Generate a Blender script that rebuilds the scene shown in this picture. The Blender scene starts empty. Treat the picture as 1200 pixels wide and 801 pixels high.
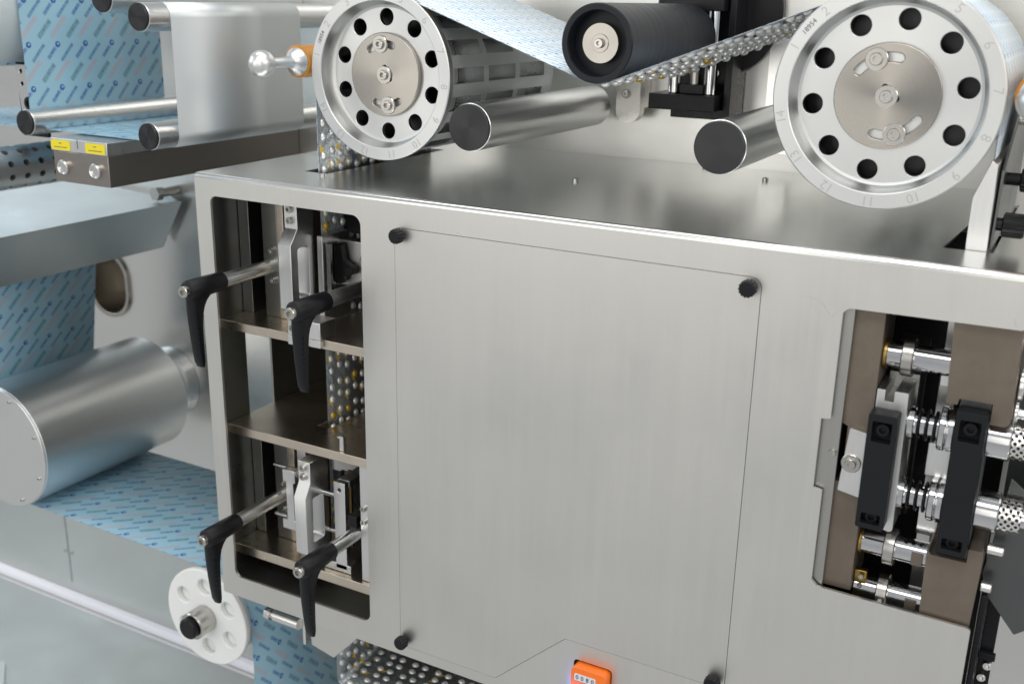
import bpy, bmesh, math, random
from mathutils import Vector, Matrix
random.seed(7)
S = 0.001                      # everything below is in millimetres
PI = math.pi
sc = bpy.context.scene
COL = sc.collection

# ------------------------------------------------------------------ camera
cam = bpy.data.cameras.new('camera'); camo = bpy.data.objects.new('camera', cam); COL.objects.link(camo)
cam.sensor_width = 36; cam.lens = 37.486; cam.clip_start = 0.02; cam.clip_end = 60
ya, pi_, ro = math.radians(28.4747), math.radians(17.8517), math.radians(-1.13809)
F = Vector((-math.sin(ya)*math.cos(pi_), math.cos(ya)*math.cos(pi_), -math.sin(pi_)))
R0 = Vector((math.cos(ya), math.sin(ya), 0)); D0 = F.cross(R0)
R1 = math.cos(ro)*R0 + math.sin(ro)*D0; D1 = -math.sin(ro)*R0 + math.cos(ro)*D0
m = Matrix.Identity(4)
for i in range(3):
    m[i][0] = R1[i]; m[i][1] = -D1[i]; m[i][2] = -F[i]
m.translation = Vector((815.4, -807.5, 177.1))*S
camo.matrix_world = m
cam.dof.use_dof = True; cam.dof.focus_distance = 1.0; cam.dof.aperture_fstop = 7.1
sc.camera = camo

# ------------------------------------------------------------------ world + lamps
w = bpy.data.worlds.new('World'); sc.world = w; w.use_nodes = True
wt = w.node_tree; bg = wt.nodes['Background']; bg.inputs[1].default_value = 1.0
# even hall light: pale floor below, lamps above
tc = wt.nodes.new('ShaderNodeTexCoord'); sx = wt.nodes.new('ShaderNodeSeparateXYZ'); mr = wt.nodes.new('ShaderNodeMapRange'); cr = wt.nodes.new('ShaderNodeValToRGB')
wt.links.new(tc.outputs['Generated'], sx.inputs[0]); wt.links.new(sx.outputs[2], mr.inputs[0]); mr.inputs[1].default_value = -1; mr.inputs[2].default_value = 1
wt.links.new(mr.outputs[0], cr.inputs[0]); wt.links.new(cr.outputs[0], bg.inputs[0])
cr.color_ramp.elements[0].color = (.60, .605, .60, 1); cr.color_ramp.elements[1].color = (.50, .52, .54, 1)
e = cr.color_ramp.elements.new(.45); e.color = (.44, .455, .465, 1)
def area(name, loc, target, sx, sy, power, col):
    l = bpy.data.lights.new(name, 'AREA'); l.shape = 'RECTANGLE'; l.size = sx; l.size_y = sy; l.energy = power; l.color = col
    o = bpy.data.objects.new(name, l); COL.objects.link(o); o.location = loc
    d = Vector(target) - Vector(loc); o.rotation_euler = d.to_track_quat('-Z', 'Y').to_euler()
    return o
area('hall_softbox_left', (-1.2, -3.5, 0.6), (0.1, 0.3, 0.1), 2.2, 2.3, 25, (1.0, 0.965, 0.90))  # added soft panel for wall and deck reflections, no known window
area('hall_softbox_right', (1.25, -3.5, 0.55), (0.1, 0.3, 0.1), 1.3, 2.2, 16, (1.0, 0.95, 0.87))  # second added soft panel, split off to vary the wheel reflections
area('ceiling_lamp_front', (0.9, -1.9, 2.3), (0.4, 0.1, -0.1), 2.6, 0.8, 34, (1.0, 0.98, 0.94))
area('ceiling_lamp_rear', (0.2, 0.0, 2.4), (0.2, 0.1, 0), 3.2, 0.4, 26, (1.0, 0.98, 0.95))
area('side_window_left', (-3.0, -0.9, 1.2), (-0.3, 0.3, -0.3), 1.6, 1.6, 20, (0.78, 0.91, 1.0))
area('ceiling_lamp_right', (3.0, -0.9, 1.2), (0.6, 0.2, 0), 1.5, 1.2, 20, (1.0, 0.95, 0.88))
sc.view_settings.view_transform = 'Standard'; sc.view_settings.look = 'None'; sc.view_settings.exposure = 0.0; sc.view_settings.gamma = 1
sc.render.engine = 'CYCLES'
sc.cycles.max_bounces = 8; sc.cycles.glossy_bounces = 6; sc.cycles.sample_clamp_indirect = 4
sc.render.resolution_x = 1024; sc.render.resolution_y = 683

# ------------------------------------------------------------------ node helpers
class V:
    def __init__(s, nt, sock): s.nt = nt; s.k = sock
    def op(s, o, b=None, c=None):
        n = s.nt.nodes.new('ShaderNodeMath'); n.operation = o
        for i, x in enumerate((s, b, c)):
            if x is None: continue
            if isinstance(x, V): s.nt.links.new(x.k, n.inputs[i])
            else: n.inputs[i].default_value = x
        return V(s.nt, n.outputs[0])
    def __add__(s, b): return s.op('ADD', b)
    def __sub__(s, b): return s.op('SUBTRACT', b)
    def __mul__(s, b): return s.op('MULTIPLY', b)
    def lt(s, b): return s.op('LESS_THAN', b)
    def gt(s, b): return s.op('GREATER_THAN', b)
    def abs(s): return s.op('ABSOLUTE')
    def mod(s, p): return s.op('FLOORED_MODULO', p)
    def floor(s): return s.op('FLOOR')
    def max(s, b): return s.op('MAXIMUM', b)
def new_mat(name):
    ma = bpy.data.materials.new(name); ma.use_nodes = True; nt = ma.node_tree
    return ma, nt, nt.nodes['Principled BSDF']
def noise(nt, vec, scale, detail=3, rough=0.55):
    n = nt.nodes.new('ShaderNodeTexNoise'); n.inputs['Scale'].default_value = scale; n.inputs['Detail'].default_value = detail
    n.inputs['Roughness'].default_value = rough
    if vec is not None: nt.links.new(vec, n.inputs['Vector'])
    return n.outputs['Fac']
def mrange(nt, v, a, b, c, d):
    n = nt.nodes.new('ShaderNodeMapRange'); nt.links.new(v, n.inputs[0])
    for i, x in enumerate((a, b, c, d)): n.inputs[i+1].default_value = x
    return n.outputs[0]
def mixc(nt, f, a, b):
    n = nt.nodes.new('ShaderNodeMix'); n.data_type = 'RGBA'
    if isinstance(f, (int, float)): n.inputs[0].default_value = f
    else: nt.links.new(f.k if isinstance(f, V) else f, n.inputs[0])
    for i, x in ((6, a), (7, b)):
        if isinstance(x, tuple): n.inputs[i].default_value = (*x, 1)
        else: nt.links.new(x, n.inputs[i])
    return n.outputs[2]
def objvec(nt, scale=(1, 1, 1)):
    t = nt.nodes.new('ShaderNodeTexCoord'); mp = nt.nodes.new('ShaderNodeMapping'); mp.inputs['Scale'].default_value = scale
    nt.links.new(t.outputs['Object'], mp.inputs[0]); return mp.outputs[0]
def metal(name, base, rough, brush=None, rvar=0.06, bump=0.04, aniso=0, axis=None, tint=None, metallic=1.0, smudge=0.06, cvar=.03, rings=False, wear=False):
    """brushed or machined metal: brush = stretch of the grain (per metre), smudges vary gloss, light handling marks vary tone"""
    ma, nt, b = new_mat(name)
    b.inputs['Metallic'].default_value = metallic
    if metallic < .5: b.inputs['Specular IOR Level'].default_value = .25
    big = noise(nt, objvec(nt, (1, 1, 1)), 9, 4, 0.6)
    if rings:
        sp = nt.nodes.new('ShaderNodeSeparateXYZ'); nt.links.new(objvec(nt), sp.inputs[0]); xx, zz = V(nt, sp.outputs[0]), V(nt, sp.outputs[2])
        cb = nt.nodes.new('ShaderNodeCombineXYZ'); nt.links.new(((xx*xx + zz*zz).op('SQRT')*900).k, cb.inputs[0])
        fine = noise(nt, cb.outputs[0], 1, 3)
    else: fine = noise(nt, objvec(nt, brush or (700, 700, 700)), 1, 3)
    r = nt.nodes.new('ShaderNodeMath'); r.operation = 'ADD'
    nt.links.new(mrange(nt, big, 0.3, 0.7, rough-smudge, rough+smudge), r.inputs[0]); nt.links.new(mrange(nt, fine, 0.2, 0.8, -rvar, rvar), r.inputs[1])
    nt.links.new(r.outputs[0], b.inputs['Roughness'])
    lo = tuple(c*(1-cvar) for c in base); hi = tuple(min(1, c*(1+cvar*.7)) for c in base)
    c1 = mixc(nt, mrange(nt, fine, 0.25, 0.75, 0, 1), lo, hi)
    if tint:
        c1 = mixc(nt, mrange(nt, noise(nt, objvec(nt), 22, 5, 0.65), 0.42, 0.72, 0, 0.75), c1, tint)
    if wear:   # handling wear: faint vertical streaks, small nicks and rubbed patches
        st = noise(nt, objvec(nt, (70, 70, 3.5)), 1, 4, .6); c1 = mixc(nt, mrange(nt, st, .45, .75, 0, .16), c1, tuple(min(1, c*1.09) for c in base))
        pt = noise(nt, objvec(nt), 5, 5, .62); c1 = mixc(nt, mrange(nt, pt, .5, .75, 0, .7), c1, tuple(c*.93 for c in base))
        nk = noise(nt, objvec(nt, (420, 420, 160)), 1, 2, .5); gate = noise(nt, objvec(nt), 16, 2)
        nkm = V(nt, mrange(nt, nk, .74, .80, 0, 1))*V(nt, mrange(nt, gate, .55, .65, 0, 1)); c1 = mixc(nt, nkm*.5, c1, tuple(min(1, c*1.3) for c in base))
        r2 = V(nt, r.outputs[0]) + V(nt, mrange(nt, st, .3, .7, -.012, .012)) + V(nt, mrange(nt, pt, .3, .7, -.07, .07)); nt.links.new(r2.k, b.inputs['Roughness'])
    nt.links.new(c1, b.inputs['Base Color'])
    if bump:
        bp = nt.nodes.new('ShaderNodeBump'); bp.inputs['Strength'].default_value = bump; bp.inputs['Distance'].default_value = 0.0006
        nt.links.new(fine, bp.inputs['Height']); nt.links.new(bp.outputs[0], b.inputs['Normal'])
    if aniso:
        b.inputs['Anisotropic'].default_value = aniso
        tg = nt.nodes.new('ShaderNodeTangent'); tg.direction_type = 'RADIAL'; tg.axis = axis
        nt.links.new(tg.outputs[0], b.inputs['Tangent'])
    return ma
def plastic(name, base, rough, var=0.12, bump=0.05, scale=900, spec=0.5, metallic=0, sss=0):
    ma, nt, b = new_mat(name)
    n1 = noise(nt, objvec(nt), 30, 4); n2 = noise(nt, objvec(nt), scale, 2)
    nt.links.new(mixc(nt, n1, tuple(c*(1-var) for c in base), tuple(min(1, c*(1+var)) for c in base)), b.inputs['Base Color'])
    nt.links.new(mrange(nt, n1, 0.3, 0.7, rough-0.05, rough+0.07), b.inputs['Roughness'])
    b.inputs['Specular IOR Level'].default_value = spec; b.inputs['Metallic'].default_value = metallic
    if sss: b.inputs['Subsurface Weight'].default_value = sss; b.inputs['Subsurface Scale'].default_value = 0.004
    bp = nt.nodes.new('ShaderNodeBump'); bp.inputs['Strength'].default_value = bump; bp.inputs['Distance'].default_value = 0.0005
    nt.links.new(n2, bp.inputs['Height']); nt.links.new(bp.outputs[0], b.inputs['Normal'])
    return ma
def uvxy(nt):
    t = nt.nodes.new('ShaderNodeTexCoord'); s = nt.nodes.new('ShaderNodeSeparateXYZ'); nt.links.new(t.outputs['UV'], s.inputs[0])
    return V(nt, s.outputs[0]), V(nt, s.outputs[1])
def letters(nt, s, t, a, b):
    c = nt.nodes.new('ShaderNodeCombineXYZ'); nt.links.new((s*(1/a)).floor().k, c.inputs[0]); nt.links.new((t*(1/b)).floor().k, c.inputs[1])
    n = nt.nodes.new('ShaderNodeTexWhiteNoise'); n.noise_dimensions = '2D'; nt.links.new(c.outputs[0], n.inputs[0])
    return V(nt, n.outputs[0])
def film_mat(name, base, k=1.0, rough=0.42, strength=1.55, metallic=0.12, flip=1):
    """printed lidding film; UV is in millimetres; small slanted words in navy, grey-green and pink, each block broken up like type"""
    ma, nt, b = new_mat(name)
    u, v = uvxy(nt); v = v*flip
    col = None; cur = None
    ca, sa = math.cos(math.radians(47)), math.sin(math.radians(47))
    cols = []
    for (u0, v0, L, W, c, st, kind) in ((0, 0, 22, 4.6, (.03, .10, .32), .8, 'logo'), (21, -1, 27, 4.2, (.05, .14, .30), .72, 'w'),
                                        (-9, -25, 27, 6.0, (.06, .17, .22), .62, 'w'), (11, -23, 34, 6.0, (.40, .31, .34), .55, 'w')):
        cu = (u*(1/k) - u0 + 21).mod(42) - 21; cv = (v*(1/k) - v0 + 26).mod(52) - 26
        s = cu*ca + cv*sa; t = cv*ca - cu*sa
        bar = (s.abs().lt(L/2))*(t.abs().lt(W/2))
        rows = ((t + 20).mod(W/2)).gt(W*0.1)
        msk = bar*rows*(letters(nt, s, t, .8, 1.3).gt(.28)*0.75 + 0.2)
        if kind == 'logo':
            ds = s - 12.0; d2 = ds*ds + t*t
            msk = (msk*s.lt(7)).max(d2.lt(14.5)*(((ds - 1)*(ds - 1) + t*t).gt(2.0)))
        cols.append((msk*st*strength, c))
    prev = base
    n1 = noise(nt, objvec(nt), 14, 4)
    prev = mixc(nt, n1, tuple(c*.93 for c in base), tuple(min(1, c*1.06) for c in base))
    for msk, c in cols: prev = mixc(nt, msk, prev, c)
    nt.links.new(prev, b.inputs['Base Color'])
    b.inputs['Metallic'].default_value = metallic; b.inputs['Roughness'].default_value = rough
    bp = nt.nodes.new('ShaderNodeBump'); bp.inputs['Strength'].default_value = .22; bp.inputs['Distance'].default_value = .006
    nt.links.new(noise(nt, objvec(nt), 10, 2), bp.inputs['Height']); nt.links.new(bp.outputs[0], b.inputs['Normal'])
    return ma
def foil_mat(name):
    """blister foil: bare silver with amber stamps and fine slanted cutting lines"""
    ma, nt, b = new_mat(name)
    u, v = uvxy(nt)
    w = letters(nt, u, v, 14.0, 16.5)
    cu = u.mod(14.0) - 7; cv = v.mod(16.5) - 8.2
    stamp = w.gt(.70)*(cu + 1).abs().lt(3.2)*(cv + cu*0.9).abs().lt(3.8)
    line = ((u + v*0.85).mod(28)).lt(.8)*((u + 3).mod(14).lt(9))
    c = mixc(nt, line*.75, (.30, .325, .34), (.02, .025, .03)); c = mixc(nt, stamp*.9, c, (.62, .40, .03))
    nt.links.new(c, b.inputs['Base Color'])
    b.inputs['Metallic'].default_value = .85; b.inputs['Roughness'].default_value = .24
    nt.links.new((V(nt, stamp.k)*-.6 + .85).k, b.inputs['Metallic'])
    bp = nt.nodes.new('ShaderNodeBump'); bp.inputs['Strength'].default_value = .3; bp.inputs['Distance'].default_value = .002
    nt.links.new(noise(nt, objvec(nt), 160, 2), bp.inputs['Height']); nt.links.new(bp.outputs[0], b.inputs['Normal'])
    return ma

M = dict(
    front=metal('brushed_front_steel', (.665, .655, .625), .42, (900, 900, 9), .03, .004, smudge=.03, cvar=.018, wear=True),
    top=metal('satin_top_steel', (.84, .85, .84), .25, (10, 240, 400), .015, .0, smudge=.015, cvar=.01),
    edge=metal('polished_edge', (.74, .74, .72), .22, (20, 500, 500), .03, .01),
    wall=metal('panel_steel', (.68, .675, .65), .34, (12, 300, 500), .025, .006, smudge=.05, cvar=.015)
,tray=metal('tray_steel', (.50, .54, .56), .32, (300, 12, 300), .02, .004, cvar=.015)
,side=metal('grey_side_steel', (.40, .395, .375), .4, (500, 500, 12), .03, .004, cvar=.015),
    table=metal('bench_steel', (.42, .43, .422), .36, (12, 400, 300), .04, .02),
    alu=metal('machined_aluminium', (.66, .667, .662), .40, None, .03, .006, aniso=.6, axis='Y', cvar=.03, rings=True),
    aluflat=metal('milled_aluminium', (.74, .74, .73), .34, (600, 200, 30), .05, .03),
    drum=metal('grey_drum_aluminium', (.80, .83, .835), .58, (300, 20, 300), .03, .01),
    pocket=metal('shaded_pocket', (.40, .41, .41), .30, (60, 200, 60), .03, .01),  # pocket shade put into a darker base tone
    disc=metal('turned_stainless', (.40, .378, .345), .24, None, .03, .006, aniso=.85, axis='Y', cvar=.03, rings=True),
    roller=metal('roller_steel', (.68, .69, .69), .30, (4, 260, 4), .01, .0, smudge=.008, cvar=.006),
    chrome=metal('ground_chrome', (.60, .60, .61), .11, (20, 300, 300), .015, .0, smudge=.02, cvar=.01),
    bright=metal('bright_steel', (.76, .75, .73), .22, (150, 150, 150), .02, .0, smudge=.03, cvar=.015),
    bolt=metal('stainless_bolt', (.52, .505, .475), .24, (200, 200, 200), .03, .0),
    brown=metal('burnished_brown_steel', (.165, .135, .108), .46, (250, 250, 60), .05, .02, tint=(.215, .18, .145), metallic=.6),
    shelf=metal('satin_shelf_steel', (.68, .60, .50), .32, (40, 300, 300), .03, .01, tint=(.58, .50, .41)),
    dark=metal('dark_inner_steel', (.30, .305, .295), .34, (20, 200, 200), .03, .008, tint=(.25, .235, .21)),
    black=metal('black_anodised', (.012, .012, .014), .30, (200, 200, 200), .04, .02, metallic=.2),
    cap=metal('black_turned_cap', (.05, .05, .053), .36, (100, 100, 100), .02, .0, aniso=.75, axis='Y', metallic=.9),
    slab=metal('slab_brown_grey', (.31, .28, .255), .34, (60, 20, 300), .04, .02, metallic=.9),
    guard=metal('dark_guard_sheet', (.13, .137, .137), .38, (200, 200, 30), .05, .02),
    brass=metal('brass', (.40, .27, .085), .34),
    plastic=plastic('black_plastic', (.005, .0055, .007), .38, scale=1200, bump=.06, spec=.28),
    bar=plastic('dark_grey_bar', (.010, .0115, .0135), .5, scale=1500, bump=.06, spec=.18),
    rubber=metal('black_rubber', (.010, .012, .017), .40, (2, 110, 2), .12, .35, metallic=0, cvar=.5),
    white=plastic('white_plastic', (.80, .81, .80), .38, var=.03, sss=.2),
    strip=plastic('white_diffuser', (.83, .83, .89), .3, var=.02),
    yellow=plastic('yellow_label', (.80, .66, .02), .4, var=.05),
    amber=plastic('amber_sleeve', (.50, .20, .012), .35, var=.08),
    orange=plastic('orange_plastic', (.90, .18, .015), .3, var=.05),
    blue=plastic('blue_plastic', (.25, .42, .82), .3, var=.05, sss=.3),
    ink=plastic('dark_ink', (.05, .05, .05), .6, var=.05),
    engrave=metal('engraved_line', (.50, .50, .49), .45),
    void=plastic('dark_void', (.006, .006, .007), .7),  # near-black tone standing for the shade behind holes
    clear=plastic('frosted_plate', (.50, .56, .55), .15, var=.02),
    paper=plastic('roll_paper', (.62, .67, .68), .5, var=.04),
    film=film_mat('printed_blue_film', (.27, .46, .57)),
    filmpale=film_mat('printed_pale_film', (.68, .79, .87), .55, .42, 1.25, .1),
    foil=foil_mat('blister_foil'),
    dome=plastic('pill_dome', (.82, .83, .83), .2, var=.05, bump=.02, spec=.6, metallic=.4),
    amberpill=plastic('amber_printed_dome', (.62, .42, .06), .22, var=.1, bump=.02, metallic=.3),
    satin=metal('satin_drum_skin', (.70, .715, .72), .36, (4, 200, 4), .01, .0, smudge=.01, cvar=.008),
    alufoil=metal('plain_foil', (.62, .65, .66), .46, (5, 5, 2.5), .02, .0, smudge=.02, cvar=.02),
)

b_ = M['blue'].node_tree.nodes['Principled BSDF']; b_.inputs['Emission Color'].default_value = (.30, .34, 1, 1); b_.inputs['Emission Strength'].default_value = 2.4   # lit push button

# ------------------------------------------------------------------ mesh helpers
ORG = {}
def T(name, label, cat, loc=(0, 0, 0), group=None):
    o = bpy.data.objects.new(name, None); COL.objects.link(o); o.empty_display_size = .01
    o.location = Vector(loc)*S; o['label'] = label; o['category'] = cat
    if group: o['group'] = group
    ORG[o.name] = Vector(loc); return o
def finish(bm, name, mat, org, angle=35):
    bmesh.ops.recalc_face_normals(bm, faces=bm.faces)
    me = bpy.data.meshes.new(name)
    for v in bm.verts: v.co = (v.co - org)*S
    bm.to_mesh(me); bm.free()
    me.polygons.foreach_set('use_smooth', [True]*len(me.polygons)); me.set_sharp_from_angle(angle=math.radians(angle))
    me.materials.append(M[mat]); return me
def P(name, bm, mat, parent=None, bevel=0, label=None, angle=35, seg=2):
    org = ORG[parent.name] if parent else Vector((0, 0, 0))
    me = finish(bm, name, mat, org, angle)
    o = bpy.data.objects.new(name, me); COL.objects.link(o)
    if parent: o.parent = parent
    ORG[o.name] = org
    if bevel:
        b = o.modifiers.new('bevel', 'BEVEL'); b.width = bevel*S; b.segments = seg; b.limit_method = 'ANGLE'; b.angle_limit = math.radians(40)
        b.harden_normals = False
    if label: o['label'] = label
    return o
def structure(o): o['kind'] = 'structure'; return o
def box(x0, x1, y0, y1, z0, z1, bm=None):
    bm = bm or bmesh.new()
    vs = [bm.verts.new((x, y, z)) for x in (x0, x1) for y in (y0, y1) for z in (z0, z1)]
    for f in ((0, 1, 3, 2), (4, 6, 7, 5), (0, 4, 5, 1), (2, 3, 7, 6), (0, 2, 6, 4), (1, 5, 7, 3)): bm.faces.new([vs[i] for i in f])
    return bm
AX = {'Y': lambda a, b, t: (a, t, b), 'X': lambda a, b, t: (t, a, b), 'Z': lambda a, b, t: (a, b, t)}
def lathe(axis, ca, cb, prof, n=48, bm=None, closed=True):
    """prof = [(t, r)...] along the axis"""
    bm = bm or bmesh.new(); f = AX[axis]; rings = []
    for t, r in prof:
        if r <= 1e-6: rings.append([bm.verts.new(f(ca, cb, t))]); continue
        rings.append([bm.verts.new(f(ca + r*math.cos(2*PI*i/n), cb + r*math.sin(2*PI*i/n), t)) for i in range(n)])
    for A, B in zip(rings, rings[1:]):
        for i in range(n):
            j = (i+1) % n
            if len(A) == 1 and len(B) == 1: continue
            if len(A) == 1: bm.faces.new((A[0], B[i], B[j]))
            elif len(B) == 1: bm.faces.new((A[i], A[j], B[0]))
            else: bm.faces.new((A[i], A[j], B[j], B[i]))
    return bm
def cyl(axis, ca, cb, t0, t1, r, n=40, ch=.6, bm=None):
    s = 1 if t1 > t0 else -1; ch = min(ch, r*.4, abs(t1-t0)*.4)
    return lathe(axis, ca, cb, [(t0, 0), (t0, r-ch), (t0+s*ch, r), (t1-s*ch, r), (t1, r-ch), (t1, 0)], n, bm)
def plate(axis, outline, holes, t0, t1, bm=None):
    """flat plate with holes: outline and holes are 2-D loops, extruded from t0 to t1 along axis"""
    bm = bm or bmesh.new(); f = AX[axis]; edges = []
    for loop in [outline] + holes:
        vs = [bm.verts.new(f(a, b, t0)) for a, b in loop]
        edges += [bm.edges.new((vs[i], vs[(i+1) % len(vs)])) for i in range(len(vs))]
    r = bmesh.ops.triangle_fill(bm, edges=edges, use_beauty=True)
    fs = [g for g in r['geom'] if isinstance(g, bmesh.types.BMFace)]
    e = bmesh.ops.extrude_face_region(bm, geom=fs)
    vs = [g for g in e['geom'] if isinstance(g, bmesh.types.BMVert)]
    bmesh.ops.translate(bm, vec=f(0, 0, t1-t0), verts=vs)
    return bm
def circle(cx, cy, r, n=28, a0=0): return [(cx + r*math.cos(a0+2*PI*i/n), cy + r*math.sin(a0+2*PI*i/n)) for i in range(n)]
def rrect(x0, x1, y0, y1, r, n=6):
    out = []
    for cx, cy, a in ((x1-r, y1-r, 0), (x0+r, y1-r, PI/2), (x0+r, y0+r, PI), (x1-r, y0+r, 1.5*PI)):
        out += [(cx + r*math.cos(a+PI/2*i/n), cy + r*math.sin(a+PI/2*i/n)) for i in range(n+1)]
    return out
def roundpoly(pts, rad, n=5):
    """rounds the corners of a polygon; rad = one radius or one per corner"""
    out = []; N = len(pts)
    for i, p in enumerate(pts):
        r = rad[i] if isinstance(rad, (list, tuple)) else rad
        p = Vector(p); a = (Vector(pts[i-1])-p); b = (Vector(pts[(i+1) % N])-p)
        if r <= 0: out.append(tuple(p)); continue
        a.normalize(); b.normalize(); ang = a.angle(b); d = r/math.tan(ang/2)
        c = p + (a+b).normalized()*(r/math.sin(ang/2)); s = p + a*d - c; e = p + b*d - c
        tot = s.angle_signed(e)
        for k in range(n+1):
            q = s.copy(); q.rotate(Matrix.Rotation(-tot*k/n, 2)); out.append(tuple(c+q))
    return out
def arcslot(cx, cy, R, wd, a0, a1, n=12):
    pts = [(cx+(R+wd)*math.cos(a0+(a1-a0)*i/n), cy+(R+wd)*math.sin(a0+(a1-a0)*i/n)) for i in range(n+1)]
    e = (cx+R*math.cos(a1), cy+R*math.sin(a1)); pts += [(e[0]+wd*math.cos(a1+PI*i/6), e[1]+wd*math.sin(a1+PI*i/6)) for i in range(1, 6)]
    pts += [(cx+(R-wd)*math.cos(a1-(a1-a0)*i/n), cy+(R-wd)*math.sin(a1-(a1-a0)*i/n)) for i in range(n+1)]
    e = (cx+R*math.cos(a0), cy+R*math.sin(a0)); pts += [(e[0]+wd*math.cos(a0+PI+PI*i/6), e[1]+wd*math.sin(a0+PI+PI*i/6)) for i in range(1, 6)]
    return pts
def sheet(path, y0, y1, thick=0, ny=1, flip=False):
    """web of film: path of (x,z) extruded along Y, UV in millimetres (across, along)"""
    fine_ = [path[0]]
    for a, b in zip(path, path[1:]):       # keep long straight runs flat-shaded right up to their bends
        l = math.hypot(b[0]-a[0], b[1]-a[1])
        if l > 18:
            for f in (.8/l, 1-.8/l): fine_.append((a[0]+(b[0]-a[0])*f, a[1]+(b[1]-a[1])*f))
        fine_.append(b)
    path = fine_
    bm = bmesh.new(); uv = bm.loops.layers.uv.new('UVMap'); L = [0]
    for a, b in zip(path, path[1:]): L.append(L[-1]+math.hypot(b[0]-a[0], b[1]-a[1]))
    ys = [y0+(y1-y0)*i/ny for i in range(ny+1)]
    g = [[bm.verts.new((x, y, z)) for y in ys] for x, z in path]
    for i in range(len(path)-1):
        for j in range(ny):
            f = bm.faces.new((g[i][j], g[i+1][j], g[i+1][j+1], g[i][j+1]))
            for l, (a, b) in zip(f.loops, ((i, j), (i+1, j), (i+1, j+1), (i, j+1))): l[uv].uv = (ys[b]-y0, L[a])
    return bm
def film(name, path, y0, y1, mat, parent=None, thick=.25):
    o = P(name, sheet(path, y0, y1), mat, parent, angle=60)
    md = o.modifiers.new('gauge', 'SOLIDIFY'); md.thickness = thick*S; md.offset = 0
    return o
# socket-head cap screw, pointing along -Y, unit radius 1 mm
def screw_mesh(name, mat, washer):
    bm = bmesh.new(); n = 24
    def hexr(a): return .56*math.cos(PI/6)/math.cos((a % (PI/3))-PI/6)
    def ring(fr, y): return [bm.verts.new((fr(2*PI*i/n)*math.cos(2*PI*i/n), y, fr(2*PI*i/n)*math.sin(2*PI*i/n))) for i in range(n)]
    rings = []
    if washer: rings += [ring(lambda a: 1.75, 0.05), ring(lambda a: 1.75, -.3), ring(lambda a: 1.65, -.38), ring(lambda a: 1, -.38)]
    else: rings += [ring(lambda a: 1, .05)]
    rings += [ring(lambda a: 1, -.85), ring(lambda a: .9, -1.0), ring(hexr, -1.0), ring(lambda a: hexr(a)*.98, -.45)]
    for A, B in zip(rings, rings[1:]):
        for i in range(n): bm.faces.new((A[i], A[(i+1) % n], B[(i+1) % n], B[i]))
    bm.faces.new(rings[-1])
    return finish(bm, name, mat, Vector((0, 0, 0)), 30)
SM = {}
ROT = {'-Y': (0, 0, 0), '+X': (0, 0, PI/2), '+Z': (-PI/2, 0, 0), '-X': (0, 0, -PI/2)}
def screw(parent, x, y, z, r, axis='-Y', mat='bolt', washer=False, name='screw'):
    k = (mat, washer)
    if k not in SM: SM[k] = screw_mesh('socket_screw', mat, washer)
    o = bpy.data.objects.new(name, SM[k]); COL.objects.link(o); o.parent = parent
    o.location = (Vector((x, y, z)) - ORG[parent.name])*S; o.scale = (r, r, r); o.rotation_euler = ROT[axis]; ORG[o.name] = Vector((x, y, z))
    return o
def text_part(txt, size, pos, ang, mat, parent, name, face='-Y', bold=0):
    c = bpy.data.curves.new('t', 'FONT'); c.body = txt; c.size = size*S; c.align_x = 'CENTER'; c.align_y = 'CENTER'; c.extrude = .0001; c.offset = bold*S; c.resolution_u = 3
    t = bpy.data.objects.new('t', c); COL.objects.link(t); bpy.context.view_layer.update()
    me = bpy.data.meshes.new_from_object(t.evaluated_get(bpy.context.evaluated_depsgraph_get())); bpy.data.objects.remove(t)
    me.materials.clear(); me.materials.append(M[mat]); me.name = name
    o = bpy.data.objects.new(name, me); COL.objects.link(o); o.parent = parent
    o.matrix_local = Matrix.Translation((Vector(pos)-ORG[parent.name])*S) @ Matrix.Rotation(-ang, 4, 'Y') @ Matrix.Rotation(PI/2, 4, 'X')
    return o
def copy_tree(o, parent=None, loc=None):
    c = o.copy(); COL.objects.link(c); c.parent = parent
    if loc is not None: c.location = Vector(loc)*S; ORG[c.name] = Vector(loc)
    for ch in list(o.children): copy_tree(ch, c)
    return c

# ------------------------------------------------------------------ setting: back panel, bench
WY = 375
bm = plate('Y', [(-1900, -1100), (1700, -1100), (1700, 420), (-1900, 420)], [roundpoly([(-625, -235), (-545, -235), (-545, -335), (-625, -335)], 39, 8)], WY, WY+6)
back = structure(P('wall', bm, 'wall', None))
P('recess', plate('Y', roundpoly([(-625, -235), (-545, -235), (-545, -335), (-625, -335)], 39, 8), [], WY+70, WY+74), 'shelf', back)
bm = plate('Y', roundpoly([(-631, -229), (-539, -229), (-539, -341), (-631, -341)], 44, 8), [roundpoly([(-624.5, -235.5), (-545.5, -235.5), (-545.5, -334.5), (-624.5, -334.5)], 38.5, 8)], WY-5, WY+70)
P('slot_liner', bm, 'disc', back, .8)
P('seam', box(-773, -771.6, WY-.6, WY+1, -900, -520), 'dark', back)
for x in (-780, -764): screw(back, x, WY, -835, 2.6)
for x, z in ((-430, -120), (250, -40)): screw(back, x, WY, z, 3)
bench = structure(P('table', box(-1900, 1700, -60, WY-.3, -980, -936), 'table', None, 1))
t = T('strip_light', 'long white diffuser strip lying along the bottom of the steel wall', 'strip light', (-600, 350, -935))
P('diffuser', plate('X', roundpoly([(374.2, -934), (360, -934), (360, -926), (364, -920), (374.5, -918)], [1, 3, 4, 4, 1]), [], -1500, 120), 'strip', t)
P('base_rail', box(-1500, 120, 352, 374.6, -936+.2, -934.2), 'bright', t)
t = T('acrylic_plate', 'small frosted clear plate lying flat on the grey bench', 'plate', (-760, 60, -935))
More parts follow.
